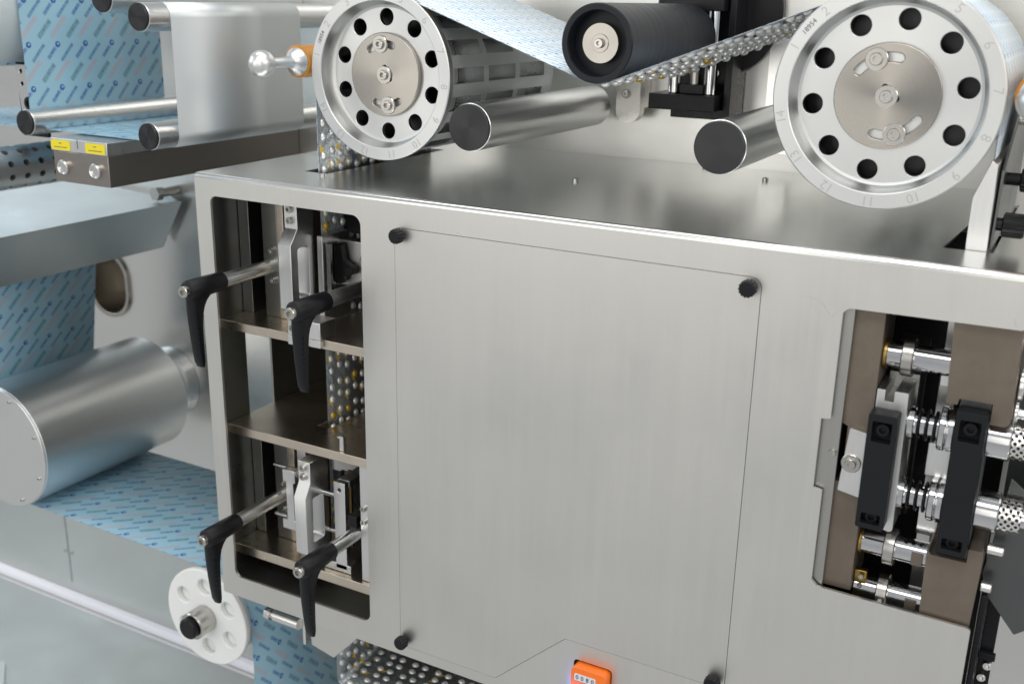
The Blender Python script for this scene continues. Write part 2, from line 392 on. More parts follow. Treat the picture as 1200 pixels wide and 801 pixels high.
P('sheet', plate('Z', roundpoly([(-700, -60), (-560, 60), (-700, 170), (-900, 40)], 6), [], -935.7, -930), 'clear', t, .6)

# ------------------------------------------------------------------ the housing box
H = T('machine_housing', 'large brushed steel housing box with flat front and two open cut-outs', 'machine housing', (394, 187, -490))
WIN = roundpoly([(20, -22), (211, -22), (211, -464), (20, -464)], [8, 10, 10, 8], 6)
COVER = [(250, -28), (600, -28), (600, -407), (442, -407), (366, -478), (250, -478)]
cov_r = [5, 9, 5, 3, 3, 4]
def inset(pts, d):
    n = len(pts); out = []
    for i in range(n):
        p, a, b = Vector(pts[i]), Vector(pts[i-1]), Vector(pts[(i+1) % n])
        e1 = (p-a).normalized(); e2 = (b-p).normalized(); n1 = Vector((e1.y, -e1.x)); n2 = Vector((e2.y, -e2.x))
        k = (n1+n2).normalized(); out.append(tuple(p + k*(d/max(.3, k.dot(n1)))))
    return out
outline = [(0, -490), (0, -5), (790, -5), (790, -40), (668, -42), (664, -46), (664, -133), (656.8, -134), (656.8, -194), (664, -195), (664, -276), (669, -281), (788, -283), (788, -420), (730, -490)]
disp = roundpoly([(452, -425), (492, -425), (492, -474), (452, -474)], 4, 4)
P('front_sheet', plate('Y', roundpoly(outline, [2, 0, 0, 3, 6, 2, 1, .6, .6, 1, 2, 4, 3, 2, 2], 4), [WIN, roundpoly(COVER, cov_r), disp], 0, 3), 'front', H, .35)
arc = [(5-5*math.cos(a), -5+5*math.sin(a)) for a in [PI/2*i/8 for i in range(9)]]
P('folded_edge', plate('X', arc + [(5, -2.5)] + [(5-2.5*math.cos(a), -5+2.5*math.sin(a)) for a in [PI/2*(8-i)/8 for i in range(1, 9)]], [], 0, 790), 'edge', H)
slotL = roundpoly([(86, 72), (116, 72), (116, 300), (86, 300)], 1, 2)
slotR = roundpoly([(721, 62), (757, 62), (757, 300), (735, 300)], 1, 2)
top = P('top_sheet', plate('Z', [(0, 5.02), (790, 5.02), (790, WY-.4), (0, WY-.4)], [slotL, slotR], -2.5, 0), 'top', H)
for x, y in ((350, 180), (513, 300), (630, 330), (430, 350)): screw(top, x, y, 0, 3.2, '+Z')
win = roundpoly([(58, -178), (100, -178), (100, -292), (58, -292)], 3)
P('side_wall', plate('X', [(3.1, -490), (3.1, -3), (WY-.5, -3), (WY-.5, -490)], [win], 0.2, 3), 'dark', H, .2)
P('floor_plate', plate('Z', [(3.2, 3.2), (787, 3.2), (787, WY-1), (3.2, WY-1)], [roundpoly([(95, 60), (205, 60), (205, 310), (95, 310)], 3)], -471, -468), 'table', H, .2)
P('shade_partition', box(228, 231, 3.2, WY-1, -467.8, -3), 'dark', H)  # added wall that keeps the left opening dark
P('shade_partition', box(640, 643, 3.2, WY-1, -467.8, -3), 'black', H)  # added black wall that keeps the right opening dark
P('shade_backing', box(644, 786, 150, 153, -467.8, -3), 'black', H)  # added black backing, its colour gives the depth of the opening its shade
P('seam_shade_sheet', box(233, 638, 3.3, 5, -467, -6), 'black', H)  # added black sheet so the gap around the cover shows dark
for z0, z1 in ((-172, -162), (-295, -284.5), (-446, -434.5)):
    P('shelf', plate('Z', [(3.4, 20), (226, 20), (226, 320), (3.4, 320)], [roundpoly([(95, 66), (112, 66), (112, 300), (95, 300)], 1)], z0, z1), 'shelf', H, .5)
screw(top, 120, 60, 0, 2.2, '+Z')

cp = T('cover_panel', 'flush rectangular cover plate with clipped lower corner, held by four black knobs', 'cover panel', (425, 0, -478))
P('plate', plate('Y', roundpoly(inset(COVER, .42), cov_r), [], -.25, 2.8), 'front', cp, .3)
def knob(bm, axis, ca, cb, t0, t1, r, n=14):
    f = AX[axis]; N = n*4; s = 1 if t1 > t0 else -1
    rr = [r*(1, 1, .91, .91)[i % 4] for i in range(N)]
    def ring(t, k): return [bm.verts.new(f(ca+rr[i]*k*math.cos(2*PI*i/N), cb+rr[i]*k*math.sin(2*PI*i/N), t)) for i in range(N)]
    rs = [ring(t0, .8), ring(t0+s*1, 1), ring(t1-s*1.4, 1), ring(t1, .86)]
    for A, B in zip(rs, rs[1:]):
        for i in range(N): bm.faces.new((A[i], A[(i+1) % N], B[(i+1) % N], B[i]))
    bm.faces.new(rs[0]); bm.faces.new(rs[-1]); return bm
for x, z in ((257.5, -34.5), (591, -36), (256, -469.5), (590.5, -398)):
    bm = cyl('Y', x, z, -.3, -3.2, 4.6, 20, .3); knob(bm, 'Y', x, z, -3.2, -12, 7.1)
    P('thumb_knob', bm, 'plastic', cp)

def scratch(pts, wd, parent=H):
    L = [Vector(p) for p in pts]; up_, dn = [], []
    for i, p in enumerate(L):
        t_ = (L[min(i+1, len(L)-1)]-L[max(i-1, 0)]).normalized(); n_ = Vector((-t_.y, t_.x)); k = wd*math.sin(PI*(i+.35)/(len(L)-.3))
        up_.append(tuple(p+n_*k)); dn.append(tuple(p-n_*k))
    P('scratch', plate('Y', up_ + dn[::-1], [], -.05, .01), 'bright', parent)
scratch([(632, -37), (641, -38), (649, -42), (654, -48), (656, -51), (660, -45)], .22)
scratch([(781, -32), (783, -35), (784, -38)], .35); scratch([(560, -84), (561, -110), (561, -128)], .14); scratch([(318, -25), (324, -26.4)], .3); scratch([(430, -401), (420, -392), (412, -384)], .12)

# position indicator in its opening near the bottom of the front
pi_o = T('position_indicator', 'orange digital position indicator sunk in the steel front, black digits window', 'indicator', (472, 0, -470))
P('body', plate('Y', roundpoly([(454, -427), (490.5, -427), (490.5, -473), (454, -473)], 5, 5), [], -10, 25), 'orange', pi_o, 2.2, seg=3)
P('digit_window', plate('Y', roundpoly([(458, -433), (480, -433), (480, -440), (458, -440)], 1), [], -10.8, -9), 'paper', pi_o, .2)
for i, ch in enumerate('0080'): text_part(ch, 6.2, (461 + i*5.3, -11.0, -436.6), 0, 'ink', pi_o, 'digit')
P('lit_button', lathe('Y', 455, -459, [(-10, 0), (-10, 11), (-20, 11), (-24, 9), (-25, 0)], 32), 'blue', pi_o)

# ------------------------------------------------------------------ clamp levers
def make_lever():
    t = T('clamp_lever', '', 'clamp lever', (45.5, 0, -105), 'black clamping levers of the left opening'); x, z = 45.5, -105
    P('rod', cyl('Y', x, z, -24, 62, 7.6, 32), 'aluflat', t)
    bm = lathe('Y', x, z, [(-66, 0), (-66, 8), (-64, 10.2), (-40, 10.2), (-18, 9.6), (-17, 9), (-17, 0)], 36)
    # arm: side profile in (Y,Z), skinned as rounded sections
    secs = []
    for k in range(15):
        f = k/14; zz = z - 2 - 80*f
        yf = -65 + 7*f*f; yb = -22 - 28.5*(1-math.exp(-f*9)) - 1.0*f
        
        hw = 6.8 - 1.5*f
        if f > .93: hw *= .82; yf += 1.6; yb -= .6
        secs.append((zz, yf, yb, hw))
    rings = []
    for zz, yf, yb, hw in secs:
        cy, hy = (yf+yb)/2, (yb-yf)/2
        rings.append([bm.verts.new((x + hw*math.copysign(abs(math.cos(a))**.6, math.cos(a)), cy + hy*math.copysign(abs(math.sin(a))**.6, math.sin(a)), zz)) for a in [2*PI*i/20 for i in range(20)]])
    for A, B in zip(rings, rings[1:]):
        for i in range(20): bm.faces.new((A[i], A[(i+1) % 20], B[(i+1) % 20], B[i]))
    bm.faces.new(rings[0]); bm.faces.new(rings[-1])
    # raised ribs on the grip face
    for i in range(6):
        zz = z - 26 - i*5.5; box(x+2, x+6.9, -60.5, -58.7, zz-1.2, zz+1.2, bm)
    h = P('handle', bm, 'plastic', t, angle=50)
    screw(h, x, -66, z, 6.0, '-Y', 'bolt')
    return t
lv = make_lever()
LV = [((45.5, 0, -105), 'black clamp lever at the upper left of the opening, sticking out past the frame'),
      ((180, 0, -106), 'black clamp lever at the upper right of the opening, in front of the upper shelf'),
      ((44.5, 0, -380), 'black clamp lever at the lower left of the opening, hanging above the white wheel'),
      ((175, 0, -379), 'black clamp lever at the lower right of the opening, crossing the bottom edge')]
for i, (loc, lab) in enumerate(LV):
    o = lv if i == 0 else copy_tree(lv, None, loc)
    o.location = Vector(loc)*S; o['label'] = lab

# ------------------------------------------------------------------ stations inside the left opening
def station(z0, z1, lab, seed):
    t = T('guide_block', lab, 'guide block', (40, 57, z0), 'dark guide blocks behind the lever rods')
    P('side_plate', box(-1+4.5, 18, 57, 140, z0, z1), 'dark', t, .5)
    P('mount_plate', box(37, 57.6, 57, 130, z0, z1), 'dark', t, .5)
    P('bearing_plate', box(58.2, 67, 56.4, 130, z0, z1), 'shelf', t, .5)
    P('back_bar', box(3.6, 226, 150, 160, z0, z1), 'black', t)
    return t
a = station(-161.8, -24, 'dark steel guide block behind the upper left lever rod, on the upper shelf', 1)
for dz in (18, -15): screw(a, 50, 57, -105+dz, 4.2)
b = station(-434, -296, 'dark steel guide block behind the lower left lever rod, on the lowest shelf', 2)
for dz in (18, -15): screw(b, 50, 57, -380+dz, 4.2)

def bracket(x0, x1, yt, yg, yb, ztop, zc0, zc1, zb, lab, hole):
    t = T('grip_bracket', lab, 'bracket', ((x0+x1)/2, yb, zb), 'bright aluminium grip brackets')
    prof = [(yb, ztop), (yt, ztop), (yt, zc0), (yg, zc1), (yg, zb), (yt, zb-9), (yb, zb-9)]
    hz = roundpoly([(yg+11, zc1-4), (yb-9, zc1-4), (yb-9, zb+10), (yg+11, zb+10)], 4)
    P('body', plate('X', prof, [hz], x0, x1), 'aluflat', t, .6)
    for k in (.27, .7): screw(t, x0+(x1-x0)*.48, yt, ztop+(zc0-ztop)*k, 3.9)
    return t
bracket(83, 100, 40, 28, 66, -27, -55, -71, -140, 'milled aluminium grip bracket with chamfered face, standing on the upper shelf', 1)
bracket(112, 128, 10, 1, 40, -301, -325, -340, -407, 'milled aluminium grip bracket in front of the middle shelf edge, reaching down', 1)
t = T('locating_foot', 'small silver foot block hooked over the front edge of the upper shelf', 'foot block', (120, 16, -172))
P('body', box(103, 146, 14, 40, -161.6, -143), 'aluflat', t, .8); P('lip', box(103, 118, 14, 19.4, -172, -161.9), 'aluflat', t, .5); P('lip', box(131, 146, 14, 19.4, -170, -161.9), 'aluflat', t, .5)
screw(t, 111, 14, -153, 3.6)
# upper station: slider plate, black wing nut, guide bar
t = T('slide_plate', 'grey steel slide plate with black wing nut beside the pill strip in the upper opening', 'slide plate', (125, 95, -120))
P('plate', box(109, 152, 95, 101, -124, -74), 'aluflat', t, .6)
bm = cyl('Y', 133, -104, 95, 82, 5, 20); 
plate('Y', roundpoly([(112, -76), (121, -76), (124, -94), (136, -100), (136, -108), (124, -112), (121, -120), (112, -120)], 2), [], 84, 92, bm)
P('wing_nut', bm, 'plastic', t, .5); screw(t, 143, 95, -92, 3.5)
t = T('guide_bar', 'bright vertical guide bar right beside the upper grip bracket', 'guide bar', (110, 70, -161))
P('bar', box(104, 111, 66, 112, -161, -66), 'aluflat', t, .5); P('head_block', box(104, 215, 112, 148, -70, -26), 'black', t, .6)
P('pad', box(113, 118, 70, 73.4, -132, -74), 'dark', t)
for x in (112, 121): screw(t, x, 66, -27, 3.2)
# lower station: flat slide, rods, frame arm
t = T('slide_bar', 'flat aluminium slide bar on two thin rods left of the lower grip bracket', 'slide bar', (78, 30, -400))
bm = plate('Y', [(72, -328), (89, -328), (89, -343), (86, -343), (86, -390), (92, -390), (92, -402), (69, -402), (69, -390), (76, -390), (76, -343), (72, -343)], [], 30, 38)
P('body', bm, 'aluflat', t, .6); P('rod', cyl('X', 42, -332, 50, 108, 2.6, 20), 'chrome', t); P('rod', cyl('X', 42, -394, 48, 150, 2.6, 20), 'chrome', t); P('knurled_nut', cyl('X', 42, -336, 93, 103, 5, 20), 'bright', t)
P('upright', box(70, 82, 58, 66, -434, -296), 'aluflat', t, .4)
t = T('aluminium_frame', 'aluminium frame arm with a round hole at the right of the lower station', 'arm', (155, 25, -430))
P('front_leg', plate('Y', [(145, -325), (160, -325), (160, -430), (145, -430)], [circle(152.5, -334, 2.6, 16)], 28, 36), 'aluflat', t, .5)
P('top_bar', box(145, 160, 36.2, 78, -333, -325), 'aluflat', t, .5); P('back_bar', box(100, 170, 78, 84, -340, -325), 'aluflat', t, .5)
P('rod', cyl('X', 33, -344, 118, 145, 2.8, 20), 'chrome', t); P('brass_strip', box(140, 144, 60, 63, -420, -326), 'brass', t)
P('guide_post', box(128, 132, 62, 66, -433, -330), 'black', t); P('guide_post', box(134, 137, 62, 66, -433, -330), 'bright', t)
P('side_plate', box(182, 208, 26, 34, -434, -297), 'aluflat', t, .5)
for z in (-346, -362): screw(t, 187, 26, z, 3.4)
P('foot', box(128, 165, 28, 44, -434, -424), 'alu', t, 1); P('latch', box(166, 178, 24, 50, -372, -358), 'black', t, .6)
t = T('latch_pin', 'short bright pin standing at the front edge of the middle shelf', 'pin', (160, 24, -284))
P('pin', cyl('Z', 160, 27, -284.4, -268, 3.4, 20), 'bright', t); P('hook', box(154, 160, 26, 28, -272, -269.5), 'bright', t, .3)

# ------------------------------------------------------------------ webs: blister strip over both wheels
CL, RL = Vector((183, 102.5)), 79.2
CR, RR = Vector((664.6, 110.5)), 82.0
CB, RB = Vector((417, 141)), 34.6
def cross(c1, r1, c2, r2, sgn):
    d = c2-c1; ph = math.atan2(d.y, d.x); al = ph + math.acos(sgn*(r1+r2)/d.length); return al
path = [(215, -625), (135, -625)]
cx = CL.x-RL
path += [(cx+8-8*math.sin(a), -617-8*math.cos(a)) for a in [PI/2*i/8 for i in range(9)]] + [(cx, z) for z in (-400, -200, 0, 60)]
path[0] = (360, -625)
a1 = cross(CL, RL, CB, RB, 1)
path += [(CL.x+RL*math.cos(PI+(a1-PI)*i/20), CL.y+RL*math.sin(PI+(a1-PI)*i/20)) for i in range(21)]
a2 = cross(CB, RB, CR, RR, -1)
s0 = a1+PI; s1 = a2+PI
path += [(CB.x+RB*math.cos(s0+(s1-s0)*i/8), CB.y+RB*math.sin(s0+(s1-s0)*i/8)) for i in range(9)]
path += [(CR.x+RR*math.cos(a2+(0-a2)*i/20), CR.y+RR*math.sin(a2+(0-a2)*i/20)) for i in range(21)] + [(CR.x+RR, 40), (CR.x+RR, -60)]
def offset_path(p, d):
    out = []
    for i in range(len(p)):
        a = Vector(p[max(0, i-1)]); b = Vector(p[min(len(p)-1, i+1)]); t = (b-a).normalized(); out.append((p[i][0]-t.y*d, p[i][1]+t.x*d))
    return out
W0, W1 = 74, 288
web = T('blister_web', 'long strip of foil pill blisters running through the opening and over both wheels', 'blister strip', (cx, 180, -625))
film('blister_foil', path, W0, W1, 'foil', web, .3)
up = [i for i, p in enumerate(path) if abs(p[0]-cx) < .01 and p[1] >= 0][0]
film('lidding_film', offset_path(path[up:], .5), W0, W1, 'filmpale', web, .2)
# pill domes on the pocket side
def dome_mesh(ra, rb, h, mat='dome'):
    bm = bmesh.new(); n = 10; rings = []
    for k in range(4):
        f = (0, .45, .78, .95)[k]; s = math.sqrt(1-f*f)
        rings.append([bm.verts.new((ra*s*math.cos(2*PI*i/n), rb*s*math.sin(2*PI*i/n), h*f)) for i in range(n)])
    tp = bm.verts.new((0, 0, h))
    for A, B in zip(rings, rings[1:]):
        for i in range(n): bm.faces.new((A[i], A[(i+1) % n], B[(i+1) % n], B[i]))
    for i in range(n): bm.faces.new((rings[-1][i], rings[-1][(i+1) % n], tp))
    return finish(bm, 'pill_dome', mat, Vector((0, 0, 0)), 80)
DM = dome_mesh(4.0, 4.7, 3.3); DM2 = dome_mesh(4.0, 4.7, 3.3, 'amberpill')
LEN = [0]
for p, q in zip(path, path[1:]): LEN.append(LEN[-1]+math.hypot(q[0]-p[0], q[1]-p[1]))
def at_len(s):
    for i in range(len(path)-1):
        if LEN[i+1] >= s:
            f = (s-LEN[i])/(LEN[i+1]-LEN[i]); p = Vector(path[i]).lerp(Vector(path[i+1]), f); t = (Vector(path[i+1])-Vector(path[i])).normalized(); return p, t
ndome = 0
far = bmesh.new()
def dome(s, y):
    global ndome
    p, t = at_len(s); nrm = Vector((t.y, 0, -t.x)); tg = Vector((t.x, 0, t.y)); yy = Vector((0, 1, 0))
    mt = Matrix((( yy.x, tg.x, nrm.x), (yy.y, tg.y, nrm.y), (yy.z, tg.z, nrm.z))).to_4x4()
    mt.translation = (Vector((p.x, y, p.y)) + nrm*.1 - ORG[web.name])*S
    if ndome < 300:
        o = bpy.data.objects.new('pill_blister', DM2 if random.random() < .06 else DM); COL.objects.link(o); o.parent = web; o.matrix_local = mt; ndome += 1
    else:
        k = len(far.verts); far.from_mesh(DM); far.verts.ensure_lookup_table()
        for v in far.verts[k:]: v.co = mt @ v.co
def rows(s0, s1, y0, y1):
    s = s0; i = 0
    while s < s1:
        j = 0; y = W0 + 9
        while y < y1:
            if y >= y0: dome(s + j*4.0, y)
            y += 14.0; j = (j+1) % 2
        i += 1; s += 14.5 if i % 2 else 19.5
iv = [i for i, p in enumerate(path) if p == (cx, -400)][0]
zlen = lambda z: LEN[iv] + (z+400)
rows(zlen(-290), zlen(-176), W0, 160); rows(zlen(-160), zlen(-35), W0, 160); rows(zlen(2), zlen(75), W0, 170)
i1 = [i for i, p in enumerate(path) if p[0] < CB.x+40][-1]
sB = [LEN[i] for i in range(len(path)) if i > up+20][0]
idx = max(i for i in range(len(path)) if (Vector(path[i])-CB).length < RB+.2)
rows(LEN[idx]-8, LEN[idx+1]+6, W0, W1)
rows(6, 230, W0, 220); rows(244, 310, W0, 200)
if len(far.verts):
    me = bpy.data.meshes.new('pill_blister_rows'); far.to_mesh(me); me.materials.append(M['dome']); me.polygons.foreach_set('use_smooth', [True]*len(me.polygons))
    o = bpy.data.objects.new('pill_blister_rows', me); COL.objects.link(o); o.parent = web; o['kind'] = 'stuff'

# ------------------------------------------------------------------ the two pocket wheels
def pocket_shell(cx, cz, r, depth, y0, y1, cols, nst, frac, rot):
    bm = bmesh.new(); sub = 4
    ys = [y0]
    for a, b in cols: ys += [a, b]
    ys.append(y1)
    def pt(rr, a, y): return bm.verts.new((cx+rr*math.cos(a), y, cz+rr*math.sin(a)))
    def quad(p, mi=0): bm.faces.new([pt(*q) for q in p]).material_index = mi
    st = 2*PI/nst
    for k in range(nst):
        a0 = rot+k*st; segs = [(a0, a0+st*(1-frac), False), (a0+st*(1-frac), a0+st, True)]
        for s0, s1, isP in segs:
            n = 3 if isP else 3
            for j in range(len(ys)-1):
                pk = isP and (j % 2 == 1); rr = r-depth if pk else r
                for q in range(n):
                    b0 = s0+(s1-s0)*q/n; b1 = s0+(s1-s0)*(q+1)/n
                    quad([(rr, b0, ys[j]), (rr, b1, ys[j]), (rr, b1, ys[j+1]), (rr, b0, ys[j+1])], int(pk))
                    if pk:
                        for yy in (ys[j], ys[j+1]): quad([(r, b0, yy), (r, b1, yy), (rr, b1, yy), (rr, b0, yy)], 1)
                if pk:
                    for b in (s0, s1): quad([(r, b, ys[j]), (rr, b, ys[j]), (rr, b, ys[j+1]), (r, b, ys[j+1])], 1)
    bmesh.ops.remove_doubles(bm, verts=bm.verts, dist=.01)
    return bm
def wheel(name, label, c, r, y0, rb, slots, scr, scr_rot, nums, extra, holes0):
    x, z = c
    t = T(name, label, 'wheel', (x, y0, z), 'pocket wheels carrying the pill strip')
    rim = P('rim', lathe('Y', x, z, [(y0+15.9, r-18.6), (y0+15, r-16.4), (y0+12, r-14.5), (y0+7, r-13.2), (y0+.7, r-12.3), (y0, r-11.6), (y0, r-.9), (y0+.9, r), (y0+7.5, r), (y0+8, r-.5), (y0+8, rb-3), (y0+26, rb-3), (y0+26, r-16), (y0+15.9, r-18.6)], 120), 'alu', t, angle=25)
    hol = [circle(x+(r-27.6)*math.cos(holes0+2*PI*k/10), z+(r-27.6)*math.sin(holes0+2*PI*k/10), 8.0, 28) for k in range(10)]
    P('dished_web', plate('Y', circle(x, z, r-14.4, 96), hol + [circle(x, z, 12, 24)], y0+16, y0+21), 'alu', t, .5)
    P('hole_shade_disc', cyl('Y', x, z, y0+40, y0+42, r-15), 'cap', t)  # added dark disc, its colour stands for shade inside the holes
    rd = 40.5
    sl = [arcslot(x, z, 29.5, 3.3, a-b0, a+b1) for a, b0, b1 in slots]
    P('hub_disc', plate('Y', circle(x, z, rd, 96), sl + [circle(x+7*math.cos(scr_rot+.5), z+7*math.sin(scr_rot+.5), 2.2, 14), circle(x+7*math.cos(scr_rot-1.6), z+7*math.sin(scr_rot-1.6), 2.2, 14)], y0+11, y0+15.9), 'disc', t, .8)
    screw(t, x, y0+11, z, 4.9, washer=True)
    for a in scr: screw(t, x+29.5*math.cos(a), y0+11, z+29.5*math.sin(a), 4.9, washer=True)
    for txt, a, size in nums:
        text_part(txt, size, (x+(r-6.2)*math.cos(a), y0-.05, z+(r-6.2)*math.sin(a)), a-PI/2, 'ink' if size < 6 else 'engrave', rim, 'number', bold=-.0)
    for k in range(14):
        pass
    cols = [(y0+16, y0+72), (y0+82, y0+138), (y0+148, y0+204)]
    pd = P('pocket_drum', pocket_shell(x, z, rb-.9, 11, y0+8, y0+222, cols, 18, .55, .12), 'drum', t, angle=30); pd.data.materials.append(M['pocket'])
    P('end_disc', cyl('Y', x, z, y0+222, y0+226, rb-.5, 80), 'drum', t); P('axle', cyl('Y', x, z, y0+226, WY-.5, 16), 'roller', t)
    return t
rad = math.radians
numsR = [(str(k), rad(154-24.6*(k-1)), 10.5) for k in range(1, 15)] + [('18954', rad(141), 5.6)]
numsL = [(str(k), rad(167-24.6*(k-1)), 10.5) for k in range(1, 15)] + [('18954', rad(154), 5.6)]
wheel('pocket_wheel', 'right-hand aluminium pocket wheel with ten round holes, above the housing corner', CR, 85.6, 57, RR, [(rad(112), rad(34), rad(30)), (rad(-72), rad(32), rad(38))], (rad(111), rad(-72)), rad(80), numsR, 0, rad(9))
wheel('pocket_wheel', 'left-hand aluminium pocket wheel with open pockets showing, beside the amber roller', CL, 82.6, 72, RL, [(rad(96), rad(24), rad(30)), (rad(-84), rad(30), rad(26))], (rad(98), rad(-82)), rad(60), numsL, 0, rad(-18))

# ------------------------------------------------------------------ rollers
def roller(name, label, x, z, r, y0, y1, capr=None, group=None, mat='roller'):
    t = T(name, label, 'roller', (x, y0, z-r), group)
    P('tube', lathe('Y', x, z, [(y0+3, 0), (y0+3, r-.6), (y0+3.6, r), (y1-.6, r), (y1, r-.6), (y1, 0)], 64), mat, t)
    P('end_cap', lathe('Y', x, z, [(y0+3, 0), (y0+3, r-.7), (y0+.8, r-.7), (y0, r-1.5), (y0, 0)], 64), 'cap', t)
    return t
G = 'steel guide rollers with black end caps'
roller('guide_roller', 'thick steel guide roller with black cap, just right of the left wheel', 294, 61, 22.4, 60, 338, group=G)
roller('guide_roller', 'thick steel guide roller with black cap, tucked behind the right wheel', 537, 62, 22.8, 60, WY-.5, group=G)
roller('guide_roller', 'thin steel guide roller under the bottom edge of the hanging blue film', -322, 23.7, 15.2, 50, WY-.5, group=G)
roller('guide_roller', 'thin steel guide roller at the bottom of the plain foil, above the slab', -106, 24.4, 15.2, 40, WY-.5, group=G)
roller('guide_roller', 'thin steel guide roller at the top of the plain foil sheet', -106, 150.5, 15.2, 40, WY-.5, group=G)
roller('guide_roller', 'thin steel guide roller cut by the top edge of the picture above the blue film', -171, 168, 15.2, 50, WY-.5, group=G)
t = T('rubber_roller', 'wide black rubber press roller with a recessed steel end', 'roller', (417, 70, 106))
P('sleeve', lathe('Y', 417, 141, [(86, 0), (86, 27.5), (72, 27.5), (70, 28.4), (70, 33), (71, 34), (290, 34), (291, 33), (291, 0)], 72), 'rubber', t, angle=30)
P('core_disc', lathe('Y', 417, 141, [(85.8, 0), (85.8, 17.5), (78.6, 17.5), (78, 17), (78, 0)], 48), 'disc', t)
screw(t, 417, 78, 141, 4.2); P('washer', cyl('Y', 417, 141, 77.9, 77.2, 8, 32, .2), 'disc', t)
for lab, x, z, r, y in (('amber press roller ending in a steel ball knob, left of the left wheel', 68, 110, 16.5, 89), ('amber press roller with domed steel end at the right edge of the picture', 773, 117, 18.5, 62)):
    t = T('press_roller', lab, 'roller', (x, y, z-r), 'amber press rollers with ball ends')
    P('sleeve', lathe('Y', x, z, [(y, 0), (y, r-1.6), (y+1, r), (y+190, r), (y+191, 0)], 48), 'amber', t)
    P('end_cone', lathe('Y', x, z, [(y-.2, r-2.2), (y-2, r-2.6), (y-9, 8), (y-13, 5.6), (y-36, 5), (y-42, 6)], 40), 'aluflat', t)
    P('ball', lathe('Y', x, z, [(y-42-11.5 - 13.5*math.cos(a), max(0, 13.5*math.sin(a))) for a in [PI*i/14 for i in range(13)]], 36), 'aluflat', t, angle=60)
    P('axle', cyl('Y', x, z, y+191, WY-.5, 8), 'roller', t)

# bracket by the centre roller
t = T('end_bracket', 'small steel bracket plate with rounded foot and one socket screw, below the black roller', 'bracket', (330, 355, 44))
P('plate', plate('Y', roundpoly([(323, 98), (352, 98), (352, 45), (323, 45)], [1, 1, 13, 13], 8), [], 338, 352), 'bolt', t, .6)
P('standoff', box(332, 350, 352, WY-.5, 60, 98), 'bolt', t, .5)
P('counterbore', cyl('Y', 335, 77, 337.8, 337.2, 5.6, 28, .1), 'dark', t); screw(t, 335, 338.5, 77, 3.6)

# black slide unit on the wall
t = T('slide_unit', 'black press slide with two steel guide rods, fixed on the wall', 'slide unit', (420, 340, 60))
P('base_block', box(375, 450, 305, 362, 65.5, 82), 'black', t, .8)
P('back_plate', box(380, 452, 362, 372, 52, 260), 'black', t, .6); P('side_plate', box(452.4, 460, 325, 373, 52, 260), 'black', t, .6)
for x in (397, 437): P('guide_rod', cyl('Z', x, 325, 82.2, 250, 7, 32), 'chrome', t)
P('carriage', box(385, 450, 312, 345, 168, 200), 'black', t, 1); P('spindle', cyl('Z', 418, 330, 82.2, 250, 6, 24), 'disc', t)
P('nut_block', box(405, 432, 318, 350, 82.3, 92), 'black', t, .6)
for x in (405, 431): screw(t, x, 362, 103, 4.6)
t = T('turntable_disc', 'large black round disc on the wall behind the press slide', 'disc', (430, 370, 80))
P('disc', lathe('Y', 427, 168, [(WY-.5, 0), (WY-.5, 71), (WY-9, 71), (WY-10.5, 69.5), (WY-10.5, 0)], 96), 'black', t)
t = T('wall_strap', 'flat pale steel strap with rounded top, upright on the wall left of the right wheel', 'strap', (505, 370, 60))
P('plate', plate('Y', roundpoly([(487, 163), (520, 163), (517, 20), (488, 20)], [7, 7, 1, 1], 6), [], 366, 374), 'bright', t, .5); screw(t, 503, 366, 64, 3.4); screw(t, 511, 366, 32, 3.4)

# ------------------------------------------------------------------ right end: web guide plate on the top
t = T('web_guide', 'upright steel guide plate with two black knurled knobs, set in the top slot', 'guide plate', (744, 100, -10))
P('plate', plate('Y', [(737, -25), (752.5, -25), (751, 66), (746.5, 69), (736.5, 40)], [], 64, 270), 'aluflat', t, .5)
P('side_sheet', plate('X', [(72, 0.5), (270, 0.5), (270, 118), (180, 110), (80, 60)], [], 753, 755), 'guard', t, .3)
for y, z, L in ((82, 19, 12), (112, 50, 24)):
    bm = cyl('X', y, z, 753, 753+L*.55, 5, 24); knob(bm, 'X', y, z, 753+L*.5, 753+L+10, 9.5, 18)
    P('knurled_knob', bm, 'plastic', t)
screw(t, 755.2, 150, 92, 4, '+X')

# ------------------------------------------------------------------ right opening
t = T('grey_side_plate', 'narrow grey plate just inside the left edge of the right opening', 'plate', (662, 5, -280))
P('plate', box(644, 672, 5, 9, -300, -6), 'side', t, .4); screw(t, 668, 5, -162, 3)
t = T('bearing_block', 'tall brown steel bearing plate at the left of the right opening', 'bearing plate', (680, 9.4, -285))
P('plate', plate('Y', [(671.5, -6), (694, -6), (694, -282), (671, -282), (671, -188), (676, -188), (676, -140), (671.5, -138)], [], 9.4, 60), 'brown', t, .5)
P('clamp_plate', plate('Y', roundpoly([(679, -139), (692.5, -141), (692.5, -196), (675, -193)], 1), [], 4, 9.2), 'aluflat', t, .5)
screw(t, 683, 4, -168, 4.4, washer=True)
P('bushing', cyl('X', 26, -80, 694.2, 697.5, 12, 32), 'brass', t); P('bushing', cyl('X', 26, -242, 694.2, 697, 12, 32), 'brass', t)
P('grease_plate', box(694.4, 704, 18, 24, -300, -266), 'brass', t, .4)
for z in (-270, -278): screw(t, 700, 16, z, 2)
t = T('bearing_block', 'wide brown steel block with a notch, at the top right of the right opening', 'bearing plate', (765, 6, -118))
P('plate', plate('Y', roundpoly([(741, -6), (788, -6), (790.5, -112), (788, -116), (777, -116), (777, -100), (754, -100), (753, -105), (745, -105)], [1, 1, 3, 3, .5, .5, .5, .5, .5], 3), [], 6, 60), 'brown', t, .5)
